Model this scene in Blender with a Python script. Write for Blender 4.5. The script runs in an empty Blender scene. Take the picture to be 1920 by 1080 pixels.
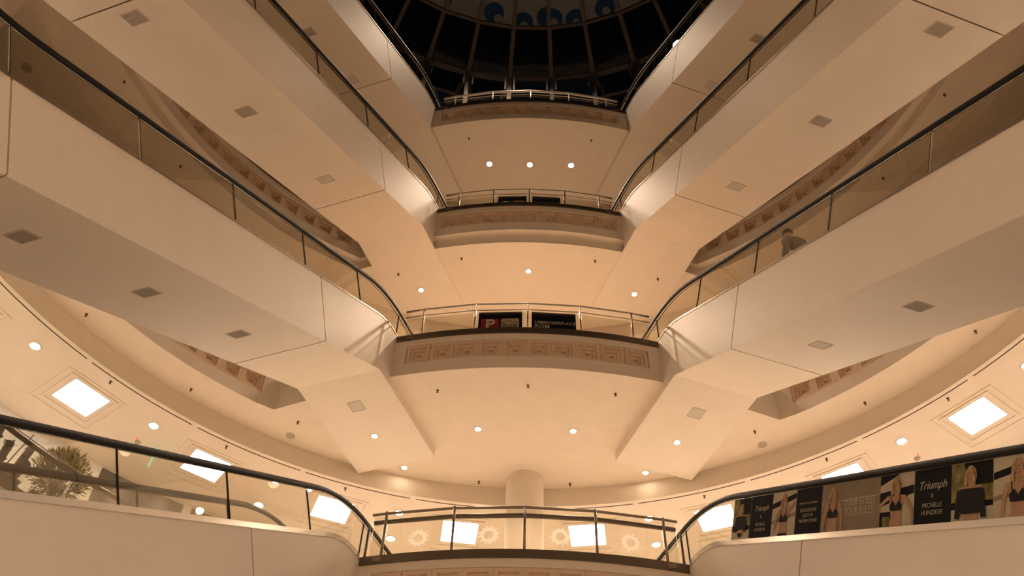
import bpy, bmesh, math, random
from mathutils import Vector, Matrix
random.seed(7)
PI = math.pi
scene = bpy.context.scene
COL = scene.collection
def rad(a): return math.radians(a)

# ------------------------------------------------------------------ camera
F_PX, PITCH, YAW, ROLL, CAM_X = 1749.37, rad(49.3146), rad(-1.2184), rad(1.9873), -0.0713
Fv = Vector((math.sin(YAW)*math.cos(PITCH), math.cos(YAW)*math.cos(PITCH), math.sin(PITCH)))
Rv = Vector((math.cos(YAW), -math.sin(YAW), 0)); Uv = Rv.cross(Fv)
R2 = Rv*math.cos(ROLL)+Uv*math.sin(ROLL); U2 = Uv*math.cos(ROLL)-Rv*math.sin(ROLL)
cd = bpy.data.cameras.new('camera'); cam = bpy.data.objects.new('camera', cd); COL.objects.link(cam)
cd.sensor_width = 36; cd.lens = F_PX*36/1920; cd.clip_end = 300; cd.clip_start = .05
M = Matrix((( R2.x, U2.x, -Fv.x, CAM_X), (R2.y, U2.y, -Fv.y, 0), (R2.z, U2.z, -Fv.z, 0), (0, 0, 0, 1)))
cam.matrix_world = M
scene.camera = cam
# ------------------------------------------------------------------ world: night sky over the glass roof
w = bpy.data.worlds.new('night'); scene.world = w; w.use_nodes = True
w.node_tree.nodes['Background'].inputs[0].default_value = (.006, .007, .009, 1)
w.node_tree.nodes['Background'].inputs[1].default_value = .35
# ------------------------------------------------------------------ exposure
vs = scene.view_settings
vs.view_transform = 'Standard'; vs.look = 'None'; vs.gamma = 1; vs.use_curve_mapping = False
vs.exposure = 0.24
WARM = (1.0, .75, .535)
GROUND_W, GALLERY_W, DOWN_W, BOX_E = 112, 68, 78, 17.0
scene.cycles.use_denoising = True
scene.cycles.sample_clamp_indirect = 6

def off(name, p):
    """the name of a light, with _offscreen when it stands outside the picture"""
    d = Vector(p)-Vector((CAM_X, 0, 0)); z = d.dot(Fv)
    return name if z > 0 and abs(d.dot(R2)/z*F_PX) < 965 and abs(d.dot(U2)/z*F_PX) < 545 else name+'_offscreen'
# ------------------------------------------------------------------ materials
MATS = {}
def nodes(name):
    m = bpy.data.materials.new(name); m.use_nodes = True
    nt = m.node_tree; b = nt.nodes['Principled BSDF']; MATS[name] = m
    return m, nt, b
def plain(name, col, rough=.6, metal=0, noise=0, nscale=8, bump=0, emit=None, es=0, spec=None):
    m, nt, b = nodes(name)
    b.inputs['Base Color'].default_value = (*col, 1); b.inputs['Roughness'].default_value = rough; b.inputs['Metallic'].default_value = metal
    if spec is not None: b.inputs['Specular IOR Level'].default_value = spec
    if noise or bump:
        tc = nt.nodes.new('ShaderNodeTexCoord'); n = nt.nodes.new('ShaderNodeTexNoise'); n.inputs['Scale'].default_value = nscale; n.inputs['Detail'].default_value = 5
        nt.links.new(tc.outputs['Object'], n.inputs['Vector'])
        if noise:
            r = nt.nodes.new('ShaderNodeValToRGB')
            r.color_ramp.elements[0].position = .3; r.color_ramp.elements[1].position = .7
            r.color_ramp.elements[0].color = (*[c*(1-noise) for c in col], 1); r.color_ramp.elements[1].color = (*[min(1, c*(1+noise*.5)) for c in col], 1)
            nt.links.new(n.outputs['Fac'], r.inputs[0]); nt.links.new(r.outputs[0], b.inputs['Base Color'])
        if bump:
            bp = nt.nodes.new('ShaderNodeBump'); bp.inputs['Strength'].default_value = bump; bp.inputs['Distance'].default_value = .01
            nt.links.new(n.outputs['Fac'], bp.inputs['Height']); nt.links.new(bp.outputs[0], b.inputs['Normal'])
    if emit:
        b.inputs['Emission Color'].default_value = (*emit, 1); b.inputs['Emission Strength'].default_value = es
    return m
plain('plaster', (.80, .69, .57), .75, noise=.03, nscale=3)
plain('cladding', (.81, .71, .605), .55, noise=.025, nscale=2)
plain('frieze', (.74, .55, .39), .7, noise=.06, nscale=9)
plain('white_wall', (.80, .77, .74), .7, noise=.02, nscale=2)
plain('stone_floor', (.72, .62, .50), .35, noise=.06, nscale=1.2)
plain('steel', (.66, .62, .57), .22, metal=1)
plain('steel_bright', (.46, .42, .37), .27, metal=1)
plain('steel_pale', (.72, .65, .57), .45, metal=.3)
plain('bronze', (.16, .13, .10), .38, metal=.75)
plain('bronze_light', (.30, .24, .18), .4, metal=.7)
plain('rubber', (.010, .009, .008), .5, spec=.25)
plain('dark_gap', (.03, .022, .016), .9)
plain('truss', (.06, .05, .04), .8)
plain('vent', (.58, .50, .42), .6)
plain('vent_slat', (.45, .39, .325), .6)
plain('lamp_trim', (.85, .80, .74), .4)
plain('lamp', (1, .9, .75), .5, emit=(1, .80, .56), es=60)
plain('lightbox', (1, 1, 1), .5, emit=(1, .92, .80), es=BOX_E)
plain('roof_steel', (.065, .045, .034), .55, metal=.2)
plain('sign_black', (.012, .011, .013), .3)
plain('sign_red', (.45, .03, .06), .5)
plain('sign_green', (.04, .30, .20), .5)
plain('sign_cream', (.72, .60, .42), .5)
plain('print_white', (.80, .76, .70), .5)
plain('sprinkler', (.10, .065, .04), .5, metal=.4)
plain('hair_dark', (.018, .014, .010), .7)
plain('grey_shirt', (.23, .225, .20), .9, noise=.15, nscale=14)
plain('trousers', (.03, .03, .035), .9)
plain('skin', (.50, .31, .21), .6)
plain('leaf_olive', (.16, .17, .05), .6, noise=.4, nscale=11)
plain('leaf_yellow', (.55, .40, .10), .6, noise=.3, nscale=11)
plain('leaf_dark', (.045, .045, .035), .6)
plain('stem_red', (.28, .09, .06), .6)
plain('planter', (.10, .085, .065), .5)
plain('planter_edge', (.34, .28, .20), .5)
plain('rug_blue', (.02, .12, .26), .8, noise=.25, nscale=3)
plain('pouf', (.75, .66, .45), .8, noise=.2, nscale=6)
plain('exit_green', (.30, .62, .45), .4, emit=(.3, .85, .6), es=.35)
plain('red_led', (.6, .05, .03), .4, emit=(1, .1, .05), es=1.0)
plain('poster_skin', (.42, .24, .15), .8, noise=.12, nscale=10, spec=.1)
plain('poster_hair', (.42, .28, .14), .8, noise=.45, nscale=16, spec=.1)
plain('poster_black', (.010, .009, .009), .8, spec=.1)
plain('poster_cloth', (.018, .017, .018), .8, spec=.1)
plain('poster_taupe', (.24, .19, .13), .8, noise=.08, nscale=5, spec=.1)
plain('poster_stone', (.46, .40, .29), .8, noise=.12, nscale=6, spec=.1)
plain('poster_green', (.20, .17, .06), .8, noise=.7, nscale=9, spec=.1)
plain('poster_gold', (.33, .29, .22), .8, spec=.1)

def film_mat(name, col):
    m = bpy.data.materials.new(name); m.use_nodes = True; nt = m.node_tree; nt.nodes.clear(); MATS[name] = m
    o = nt.nodes.new('ShaderNodeOutputMaterial'); d = nt.nodes.new('ShaderNodeBsdfDiffuse'); t = nt.nodes.new('ShaderNodeBsdfTranslucent'); mx = nt.nodes.new('ShaderNodeMixShader')
    d.inputs[0].default_value = (*col, 1); t.inputs[0].default_value = (*col, 1); mx.inputs[0].default_value = .8
    nt.links.new(d.outputs[0], mx.inputs[1]); nt.links.new(t.outputs[0], mx.inputs[2]); nt.links.new(mx.outputs[0], o.inputs[0])
film_mat('sticker', (.97, .95, .90))
def glass_mat(name, tint, refl=1.0, rough=.0):
    m = bpy.data.materials.new(name); m.use_nodes = True; nt = m.node_tree; nt.nodes.clear(); MATS[name] = m
    o = nt.nodes.new('ShaderNodeOutputMaterial'); t = nt.nodes.new('ShaderNodeBsdfTransparent'); g = nt.nodes.new('ShaderNodeBsdfGlossy')
    f = nt.nodes.new('ShaderNodeFresnel'); mx = nt.nodes.new('ShaderNodeMixShader'); mu = nt.nodes.new('ShaderNodeMath'); mu.operation = 'MULTIPLY'
    f.inputs['IOR'].default_value = 1.5; mu.inputs[1].default_value = refl
    t.inputs[0].default_value = (*tint, 1); g.inputs['Roughness'].default_value = rough; g.inputs[0].default_value = (.95, .95, .95, 1)
    nt.links.new(f.outputs[0], mu.inputs[0]); nt.links.new(mu.outputs[0], mx.inputs[0]); nt.links.new(t.outputs[0], mx.inputs[1]); nt.links.new(g.outputs[0], mx.inputs[2]); nt.links.new(mx.outputs[0], o.inputs[0])
    return m
glass_mat('glass', (.93, .92, .875), .24)
glass_mat('roof_glass', (.30, .30, .28), 1.0)
glass_mat('tinted_glass', (.10, .10, .09), .12)
glass_mat('drum_glass', (.55, .55, .48), .8)

def picture_mat(name):
    m, nt, b = nodes(name)
    tc = nt.nodes.new('ShaderNodeTexCoord'); mp = nt.nodes.new('ShaderNodeMapping'); wv = nt.nodes.new('ShaderNodeTexWave'); r = nt.nodes.new('ShaderNodeValToRGB')
    mp.inputs['Rotation'].default_value = (0, 0, 0); wv.inputs['Scale'].default_value = .45; wv.inputs['Distortion'].default_value = 5; wv.inputs['Detail'].default_value = 2
    nt.links.new(tc.outputs['Object'], mp.inputs[0]); nt.links.new(mp.outputs[0], wv.inputs['Vector']); nt.links.new(wv.outputs['Fac'], r.inputs[0])
    r.color_ramp.elements[0].color = (.035, .032, .03, 1); r.color_ramp.elements[0].position = .35
    r.color_ramp.elements[1].color = (.20, .18, .165, 1)
    nt.links.new(r.outputs[0], b.inputs['Base Color']); b.inputs['Roughness'].default_value = .45
picture_mat('photo_grey')

# ------------------------------------------------------------------ helpers
def setp(o, label=None, cat=None, group=None, kind=None):
    if label: o['label'] = label
    if cat: o['category'] = cat
    if group: o['group'] = group
    if kind: o['kind'] = kind
    return o
def mesh(name, verts, faces, mats, smooth=False, mi=None):
    me = bpy.data.meshes.new(name); me.from_pydata([tuple(v) for v in verts], [], faces)
    for mn in (mats if isinstance(mats, (list, tuple)) else [mats]): me.materials.append(MATS[mn])
    if mi:
        for p_, i in zip(me.polygons, mi): p_.material_index = i
    if smooth:
        for p_ in me.polygons: p_.use_smooth = True
    bm = bmesh.new(); bm.from_mesh(me); bmesh.ops.recalc_face_normals(bm, faces=bm.faces); bm.to_mesh(me); bm.free()
    return me
def wloc(p):
    v = Vector((0, 0, 0))
    while p is not None: v += p.location; p = p.parent
    return v
def obj(name, verts, faces, mat, parent=None, smooth=False, mi=None, loc=None):
    """verts in world space; the object's origin sits at its parent's, or at loc"""
    base = Vector(loc) if loc is not None else (wloc(parent) if parent else Vector((0, 0, 0)))
    me = mesh(name, [Vector(v)-base for v in verts], faces, mat, smooth, mi)
    o = bpy.data.objects.new(name, me); COL.objects.link(o)
    if parent: o.parent = parent; o.location = base-wloc(parent)
    else: o.location = base
    return o
def thing(name, label, cat, loc, group=None, kind=None):
    o = bpy.data.objects.new(name, None); COL.objects.link(o); o.location = loc; o.empty_display_size = .2
    return setp(o, label, cat, group, kind)
def boxv(a, b):
    (x0, y0, z0), (x1, y1, z1) = a, b
    v = [(x0, y0, z0), (x1, y0, z0), (x1, y1, z0), (x0, y1, z0), (x0, y0, z1), (x1, y0, z1), (x1, y1, z1), (x0, y1, z1)]
    return v, [(0, 3, 2, 1), (4, 5, 6, 7), (0, 1, 5, 4), (1, 2, 6, 5), (2, 3, 7, 6), (3, 0, 4, 7)]
class MB:
    def __init__(s): s.v = []; s.f = []; s.mi = []
    def add(s, vf, m=0):
        n = len(s.v); s.v += [Vector(q) for q in vf[0]]; s.f += [tuple(i+n for i in f) for f in vf[1]]; s.mi += [m]*len(vf[1]); return s
    def obj(s, name, mat, parent=None, smooth=False, loc=None): return obj(name, s.v, s.f, mat, parent, smooth, s.mi, loc)
def tube(path, r, n=8, closed=False, cap=True, rz=None):
    """round bar along a path; rz flattens it vertically"""
    path = [Vector(p) for p in path]; V = []; Fc = []; m = len(path)
    for i, p in enumerate(path):
        a = path[(i-1) % m] if (closed or i > 0) else p; b = path[(i+1) % m] if (closed or i < m-1) else p
        d = (b-a).normalized(); up = Vector((0, 0, 1)) if abs(d.z) < .95 else Vector((1, 0, 0))
        x = d.cross(up).normalized(); y = x.cross(d)
        for k in range(n):
            t = 2*PI*k/n+PI/n; V.append(p+x*(r*math.cos(t))+y*((rz or r)*math.sin(t)))
    for i in range(m if closed else m-1):
        j = (i+1) % m
        for k in range(n): Fc.append((i*n+k, i*n+(k+1) % n, j*n+(k+1) % n, j*n+k))
    if cap and not closed: Fc += [tuple(range(n))[::-1], tuple(range((m-1)*n, m*n))]
    return V, Fc
def lathe(prof, c, n=20, cap=True):
    """prof: [(r, z)...] round a vertical axis at c"""
    V = []; Fc = []; m = len(prof); c = Vector(c)
    for r, z in prof:
        for k in range(n): V.append(c+Vector((r*math.cos(2*PI*k/n), r*math.sin(2*PI*k/n), z)))
    for i in range(m-1):
        for k in range(n): Fc.append((i*n+k, i*n+(k+1) % n, (i+1)*n+(k+1) % n, (i+1)*n+k))
    if cap: Fc += [tuple(range(n))[::-1], tuple(range((m-1)*n, m*n))]
    return V, Fc
def ngon_prism(poly, fn, h0, h1):
    """poly of (a, b) lifted by fn(a, b, h) between h0 and h1"""
    n = len(poly); V = [fn(a, b, h0) for a, b in poly]+[fn(a, b, h1) for a, b in poly]
    return V, [tuple(range(n))[::-1], tuple(range(n, 2*n))]+[(i, (i+1) % n, n+(i+1) % n, n+i) for i in range(n)]
def text_mesh(s, size, shear=0, bold=0, align='CENTER'):
    c = bpy.data.curves.new('lettering', 'FONT'); c.body = s; c.size = size; c.shear = shear; c.offset = bold; c.align_x = align; c.align_y = 'CENTER'; c.extrude = .0012; c.resolution_u = 3
    o = bpy.data.objects.new('lettering_source', c); COL.objects.link(o)
    bpy.context.view_layer.update()
    me = bpy.data.meshes.new_from_object(o.evaluated_get(bpy.context.evaluated_depsgraph_get()))
    V = [tuple(v.co) for v in me.vertices]; Fc = [tuple(p.vertices) for p in me.polygons]
    bpy.data.objects.remove(o); bpy.data.curves.remove(c); bpy.data.meshes.remove(me)
    return V, Fc

# ------------------------------------------------------------------ levels
PHI = rad(19.498); SP, CP = math.sin(PHI), math.cos(PHI); T30 = math.tan(rad(30))
class L: pass
def level(**k):
    l = L(); l.__dict__.update(k); return l
LV = {
 1: level(Zc=8.92, s=1.0, W=2.82, bulge=.36, ew=1.865, nf=10, pitch=.512, cy=7.25, R=9.55, Rb=10.4, sof=-1.01, ceil=-1.5, flat=-1.22, topf=.13, corner=(5.42, 15.08), step=0, rise=5.48, word='first'),
 2: level(Zc=14.40, s=1.0, W=2.82, bulge=.36, ew=1.865, nf=10, pitch=.512, cy=7.25, R=9.55, Rb=10.4, sof=-1.01, ceil=-1.5, flat=-1.22, topf=.20, corner=(5.42, 15.08), step=0, rise=5.48, word='second'),
 3: level(Zc=19.14, s=1.039, W=2.326, bulge=.28, ew=1.69, nf=9, pitch=.487, cy=6.94, R=8.84, Rb=9.87, sof=-1.285, ceil=-1.79, flat=-1.31, topf=.20, corner=(4.20, 14.72), step=.16, rise=5.28, word='third'),
 4: level(Zc=24.22, s=1.047, W=2.82, bulge=.36, ew=1.83, nf=10, pitch=.512, cy=6.93, R=9.12, Rb=9.93, sof=-.92, ceil=-1.4, flat=-1.09, topf=.20, corner=(5.2, 14.42), step=0, rise=5.24, word='fourth'),
}
GROUND = -1.7
def front(l, x): return 14-l.bulge*(1-(x/l.W)**2)
def rin_table(l):
    """(azimuth, radius) of the slab edge, symmetric, azimuth 0 = the far side"""
    pts = []
    for i in range(17):
        x = l.W*i/16; y = front(l, x); pts.append((math.atan2(x, y-l.cy), math.hypot(x, y-l.cy)))
    x0, y0 = l.W, 14; x1, y1 = l.corner
    for i in range(1, 6):
        x = x0+(x1-x0)*i/5; y = y0+(y1-y0)*i/5; pts.append((math.atan2(x, y-l.cy), math.hypot(x, y-l.cy)))
    a = pts[-1][0]
    while a < PI-.03:
        a += rad(2.5); pts.append((min(a, PI), l.R))
    if pts[-1][0] < PI-1e-6: pts.append((PI, l.R))
    return pts
def build_slab(k):
    l = LV[k]; half = rin_table(l)
    full = [(-a, r) for a, r in reversed(half[1:-1])]+half          # -pi..pi
    fa = l.nf*l.pitch/2                                             # frieze half length on the landing
    af = math.atan2(fa, front(l, fa)-l.cy)
    gs = math.atan2(l.corner[0], l.corner[1]-l.cy)+rad(2.2); ge = gs+14*l.pitch/l.R  # frieze on the gallery
    l.gs, l.ge = gs, ge
    rt = sorted(full)
    def rr(a):
        for (a0, r0), (a1, r1) in zip(rt, rt[1:]):
            if a0 <= a <= a1: return r0+(r1-r0)*(a-a0)/max(a1-a0, 1e-9)
        return rt[-1][1]
    l.rr = rr
    marks = []
    for b in (-ge, -gs, -af, af, gs, ge): marks += [(b, rr(b))]
    al = sorted(set([(round(a, 6), round(r, 6)) for a, r in full]+[(round(a, 6), round(r, 6)) for a, r in marks]))
    def deep(a): return abs(a) < af or gs < abs(a) < ge
    cols = []
    bset = [round(b, 6) for b, _ in marks]
    for a, r in al:
        if a in bset:
            lo, hi = deep(a-1e-4), deep(a+1e-4); cols += [(a, r, lo), (a, r, hi)]
        else: cols.append((a, r, deep(a)))
    top = .03; Ro = 13.1/l.s if k != 1 else 13.1
    V = []; n = None
    for a, r, dp in cols:
        d = .17 if dp else 0; st = l.step
        fb = l.sof if not st else -.98
        P = [(Ro, top), (r, top), (r, -.165), (r+d, -.165), (r+d, -.68), (r, -.68), (r, fb), (r+st, fb), (r+st, l.sof), (max(l.Rb, r+.2), l.sof), (max(l.Rb, r+.2), l.ceil), (Ro, l.ceil)]
        n = len(P)
        V += [Vector((q*math.sin(a), l.cy+q*math.cos(a), l.Zc+z))*l.s for q, z in P]
    Fc = []; m = len(cols)
    for i in range(m-1):
        for j in range(n):
            j2 = (j+1) % n
            Fc.append((i*n+j, i*n+j2, (i+1)*n+j2, (i+1)*n+j))
    o = obj('gallery_slab' , V, Fc, 'plaster')
    setp(o, None, None, None, 'structure'); o['label'] = {1: 'lowest balcony slab, behind the railing with sun stickers', 2: 'balcony slab with frieze under the red parking sign', 3: 'balcony slab with nine frieze squares and stepped lower edge', 4: 'topmost balcony slab below the dark glass roof'}[k]
    l.slab = o
    # frieze tiles
    p, h = l.pitch*l.s*.998, .505*l.s
    def sq(hx, hz, y): return [(-hx, y, -hz), (hx, y, -hz), (hx, y, hz), (-hx, y, hz)]
    rings = [sq(p/2, h/2, 0), sq(.175*l.s, .175*l.s, 0), sq(.175*l.s, .175*l.s, .045), sq(.112*l.s, .112*l.s, .045), sq(.112*l.s, .112*l.s, .085), sq(.042*l.s, .03*l.s, .085), sq(.042*l.s, .03*l.s, .13)]
    tv = [q for r_ in rings for q in r_]; tf = []; tm = []
    for i in range(len(rings)-1):
        for j in range(4): tf.append((i*4+j, i*4+(j+1) % 4, i*4+4+(j+1) % 4, i*4+4+j)); tm.append(0)
    tf.append((24, 25, 26, 27)); tm.append(0)
    me = mesh('frieze_tile', tv, tf, 'frieze')
    for q in me.polygons:                                         # normals face -y
        pass
    zc = (l.Zc-.4225)*l.s
    def place(x, y, rz):
        t = bpy.data.objects.new('frieze_tile', me); COL.objects.link(t); t.parent = o; t.location = (x, y, zc); t.rotation_euler = (0, 0, rz)
    for i in range(l.nf):
        x = (i-(l.nf-1)/2)*l.pitch; y = front(l, x); sl = 2*l.bulge*x/l.W**2
        place(x*l.s, (y+.02)*l.s, math.atan(sl))
    if k in (2, 3):
        for sd in (-1, 1):
            for i in range(14):
                a = sd*(gs+(i+.5)*l.pitch/l.R); q = l.R+.022
                place(q*math.sin(a)*l.s, (l.cy+q*math.cos(a))*l.s, -a)
    return o
for k in LV: build_slab(k)

# ground floor, walls
o = obj('floor', *lathe([(13.1, GROUND-.2), (13.1, GROUND)], (0, 7.25, 0), 64), 'stone_floor'); setp(o, kind='structure')
def cyl_wall(name, R, z0, z1, mat, a0=-PI, a1=PI, th=.15, cy=7.25):
    n = 96; V = []; Fc = []
    for i in range(n+1):
        a = a0+(a1-a0)*i/n
        for q, z in ((R, z0), (R+th, z0), (R+th, z1), (R, z1)): V.append((q*math.sin(a), cy+q*math.cos(a), z))
    for i in range(n):
        for j in range(4): Fc.append((i*4+j, i*4+(j+1) % 4, i*4+4+(j+1) % 4, i*4+4+j))
    return setp(obj(name, V, Fc, mat), kind='structure')
cyl_wall('wall_back', 13.1, 8.9, 12.92, 'white_wall')
cyl_wall('wall_second', 13.1, 14.4, 18.2, 'plaster')
cyl_wall('wall_third', 13.15, 19.85, 24.0, 'plaster')

# ------------------------------------------------------------------ escalators
def smin(a, b, k):
    h = max(0, min(1, .5+.5*(b-a)/k)); return b*(1-h)+a*h-k*h*(1-h)
def esc_frame(k, side):
    l = LV[k]
    def P(t, o, z): return Vector((side*l.W+side*SP*t+side*CP*o, 14-CP*t+SP*o, l.Zc+z))*l.s
    return l, P
def z_top(l, t, k=.25):
    z = smin(-1.292+(3.124-t)*T30, l.topf, k); lo = l.topf-l.rise
    return -smin(-z, -lo, k)
def z_rail(l, t):
    z = smin(-1.292+(3.124-t)*T30+.93, 1.06 if l.topf > .15 else 1.0, .5); lo = 1.0-l.rise
    return -smin(-z, -lo, .5)
def z_bot(l, t):
    z = min(-2.375+(2.465-t)*T30, l.flat); return max(z, -l.rise+l.flat)
TEND = 12.2
def build_escalator(k, side, label, seams=(2.46, 8.78), vents=(7.71, 5.66, 3.58), joints=(-.1, 1.45, 3.4, 5.35, 7.35, 9.35)):
    l, P = esc_frame(k, side); wd = l.ew
    root = thing('escalator', label, 'escalator', P(0, wd/2, l.flat), 'escalators of the atrium')
    samp = lambda a, b, n: [a+(b-a)*i/n for i in range(n+1)]
    tk = (l.flat+2.375)/T30; knee = 2.465-tk
    tlow = 2.465+(l.rise-l.flat-2.375)/T30*1.0
    # soffit panels
    g = .012
    edges = [-2.45, seams[0], seams[1], TEND]
    for i in range(3):
        a, b = edges[i]+(g if i else 0), edges[i+1]-(g if i < 2 else 0)
        ts = sorted({a, b}|{t for t in (knee, tlow) if a < t < b})
        poly = [(t, z_bot(l, t)) for t in ts]+[(t, z_bot(l, t)+.05) for t in reversed(ts)]
        obj('soffit_panel', *ngon_prism(poly, lambda t, z, o: P(t, o, z), 0, wd), 'cladding', root)
    # side cladding
    dt = (z_top(l, seams[0])-z_bot(l, seams[0]))*T30/(1)   # seams run square to the slope
    up = [s_+.62 for s_ in seams]
    for o0, o1, sh in ((0, .05, 0), (wd-.05, wd, 0)):
        for i in range(3):
            tb0 = 0 if i == 0 else seams[i-1]+g; tb1 = TEND if i == 2 else seams[i]-g
            tt0 = 0 if i == 0 else up[i-1]+g; tt1 = TEND if i == 2 else up[i]-g
            tops = [(t, z_top(l, t)) for t in samp(tt0, tt1, 18)]
            bts = sorted({tb0, tb1}|{t for t in (knee, tlow) if tb0 < t < tb1})
            poly = tops+[(t, z_bot(l, t)+.05) for t in reversed(bts)]
            if i == 0:
                poly += [(-2.45, l.flat+.05), (-2.45, l.sof+.03), (0, l.sof+.03)] if l.flat < l.sof-.02 else []
            obj('cladding_panel', *ngon_prism(poly, lambda t, z, o: P(t, o, z), o0, o1), 'cladding', root)
    if l.flat < l.sof-.02:
        obj('end_panel', *ngon_prism([(.05, l.flat+.05), (wd-.05, l.flat+.05), (wd-.05, l.sof+.03), (.05, l.sof+.03)], lambda o, z, t: P(t, o, z), -2.45, -2.40), 'cladding', root)
    # truss with step band
    ts = samp(.08, TEND-.1, 40)
    poly = [(t, z_top(l, t)-.14) for t in ts]+[(t, z_bot(l, t)+.06) for t in reversed(ts)]
    obj('truss', *ngon_prism(poly, lambda t, z, o: P(t, o, z), .06, wd-.06), 'truss', root)
    st = []; n = 24; t0, t1 = .6, 10.0
    zs0 = z_top(l, t0)-.02; dz = (zs0-(z_top(l, t1)-.02))/n; dtt = (t1-t0)/n
    for i in range(n): st += [(t0+dtt*i, zs0-dz*i), (t0+dtt*(i+1), zs0-dz*i)]
    st += [(t1, zs0-dz*n-.2), (t0, zs0-.2)]
    obj('step_band', *ngon_prism(st, lambda t, z, o: P(t, o, z), .35, wd-.35), 'steel', root)
    # balustrades
    hi = .085 if k == 1 else .028
    for off, sh, inner in ((.10, 0, True), (wd-.30, 0, False)):
        zt = lambda t: z_top(l, t-sh); zr = lambda t: z_rail(l, t-sh)
        ts = samp(-1.9, TEND-.2, 60)
        # deck trim on the cladding edge
        tt = samp(.0, TEND, 50)
        poly = [(t, z_top(l, t)+hi) for t in tt]+[(t, z_top(l, t)-.005) for t in reversed(tt)]
        oa, ob = (-.012, off+.03) if inner else (off+.0, wd+.012)
        obj('deck_trim', *ngon_prism(poly, lambda t, z, o: P(t, o, z), oa, ob), 'steel' if k == 1 else 'bronze_light', root)
        js = list(joints)+[TEND-.3]
        prev = -1.75
        for j in js:
            if j <= prev: continue
            a, b = prev+.006, j-.006
            tp = samp(a, b, 8)
            lowz = lambda t: (zt(t)+.01) if t > 0 else l.topf*.5
            # joints lean square to the slope
            poly = [(t+(.42 if t > .6 else .42*max(0, min(1, t/.6))), zr(t+(.42 if t > .6 else .42*max(0, min(1, t/.6))))-.03) for t in tp]+[(t, lowz(t)) for t in reversed(tp)]
            obj('glass_pane', *ngon_prism(poly, lambda t, z, o: P(t, o, z), off-.006, off+.006), 'glass', root)
            if j < TEND-1:
                tt_ = j+(.42 if j > .6 else 0)
                obj('glass_joint', *ngon_prism([(j-.007, lowz(j)), (j+.007, lowz(j)), (tt_+.007, zr(tt_)-.03), (tt_-.007, zr(tt_)-.03)], lambda t, z, o: P(t, o, z), off-.012, off+.012), 'dark_gap', root)
            prev = j
        path = [P(t, off, zr(t)) for t in ts]
        end = [P(-1.9-.3*math.sin(a), off, zr(-1.9)-.3+.3*math.cos(a)) for a in [PI*i/10 for i in range(1, 11)]]
        path = list(reversed(end))+path
        obj('handrail', *tube(path, .055*l.s, 8, rz=.052*l.s), 'rubber', root, smooth=True)
        obj('handrail_guide', *tube([p_-Vector((0, 0, .045)) for p_ in path[12:]], .014, 6), 'steel', root, smooth=True)
    # vents let into the soffit
    for i, (t, dark) in enumerate(vents):
        inc = T30 if t > knee else 0; c = wd/2; hs = .155; ct = math.cos(math.atan(inc))
        def Q(u, v, h): return P(t+u*ct+h*math.sin(math.atan(inc))*-1, c+v, z_bot(l, t)-u*ct*inc-h*ct)
        m = MB(); f = .018
        for (u0, u1, v0, v1) in ((-hs, hs, -hs, -hs+f), (-hs, hs, hs-f, hs), (-hs, -hs+f, -hs+f, hs-f), (hs-f, hs, -hs+f, hs-f)):
            V, Fc = boxv((u0, v0, -.005), (u1, v1, .008)); m.add(([Q(*q) for q in V], Fc))
        fr = m.obj('vent_grille', 'vent', root)
        V, Fc = boxv((-hs+f, -hs+f, -.01), (hs-f, hs-f, .002)); obj('vent_plate', [Q(*q) for q in V], Fc, 'vent_slat' if dark else 'vent', fr)
        m = MB()
        for j in range(9):
            u = -hs+f+.02+j*(2*hs-2*f-.04)/8; V, Fc = boxv((u-.004, -hs+f, .001), (u+.004, hs-f, .006)); m.add(([Q(*q) for q in V], Fc))
        m.obj('vent_slats', 'vent_slat' if dark else 'lamp_trim', fr)
    return root
VB = [(7.71, 1), (5.68, 1), (3.60, 1), (-.40, 0)]
VC = [(8.68, 1), (6.07, 1), (3.47, 0)]
VD = [(4.79, 1), (2.85, 0)]
PL, PO = 'on the side of the leafy plants', 'on the side of the poster-covered glass'
build_escalator(1, -1, 'lowest escalator, '+PL+', pale cladding with broad steel edge', vents=[])
build_escalator(1, 1, 'lowest escalator, with advertising posters along its glass', vents=[])
build_escalator(2, -1, 'escalator up to the parking-sign balcony '+PL, vents=VB)
build_escalator(2, 1, 'escalator up to the parking-sign balcony carrying the person in grey', vents=[(5.70, 1), (3.62, 0), (-.40, 0)])
build_escalator(3, -1, 'narrow escalator up to the nine-square balcony '+PL, vents=VC, seams=(2.5, 8.98))
build_escalator(3, 1, 'narrow escalator up to the nine-square balcony '+PO, vents=VC, seams=(2.5, 8.98))
build_escalator(4, -1, 'topmost escalator, under the glass roof, '+PL, vents=VD)
build_escalator(4, 1, 'topmost escalator, under the glass roof, '+PO, vents=VD)

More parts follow.
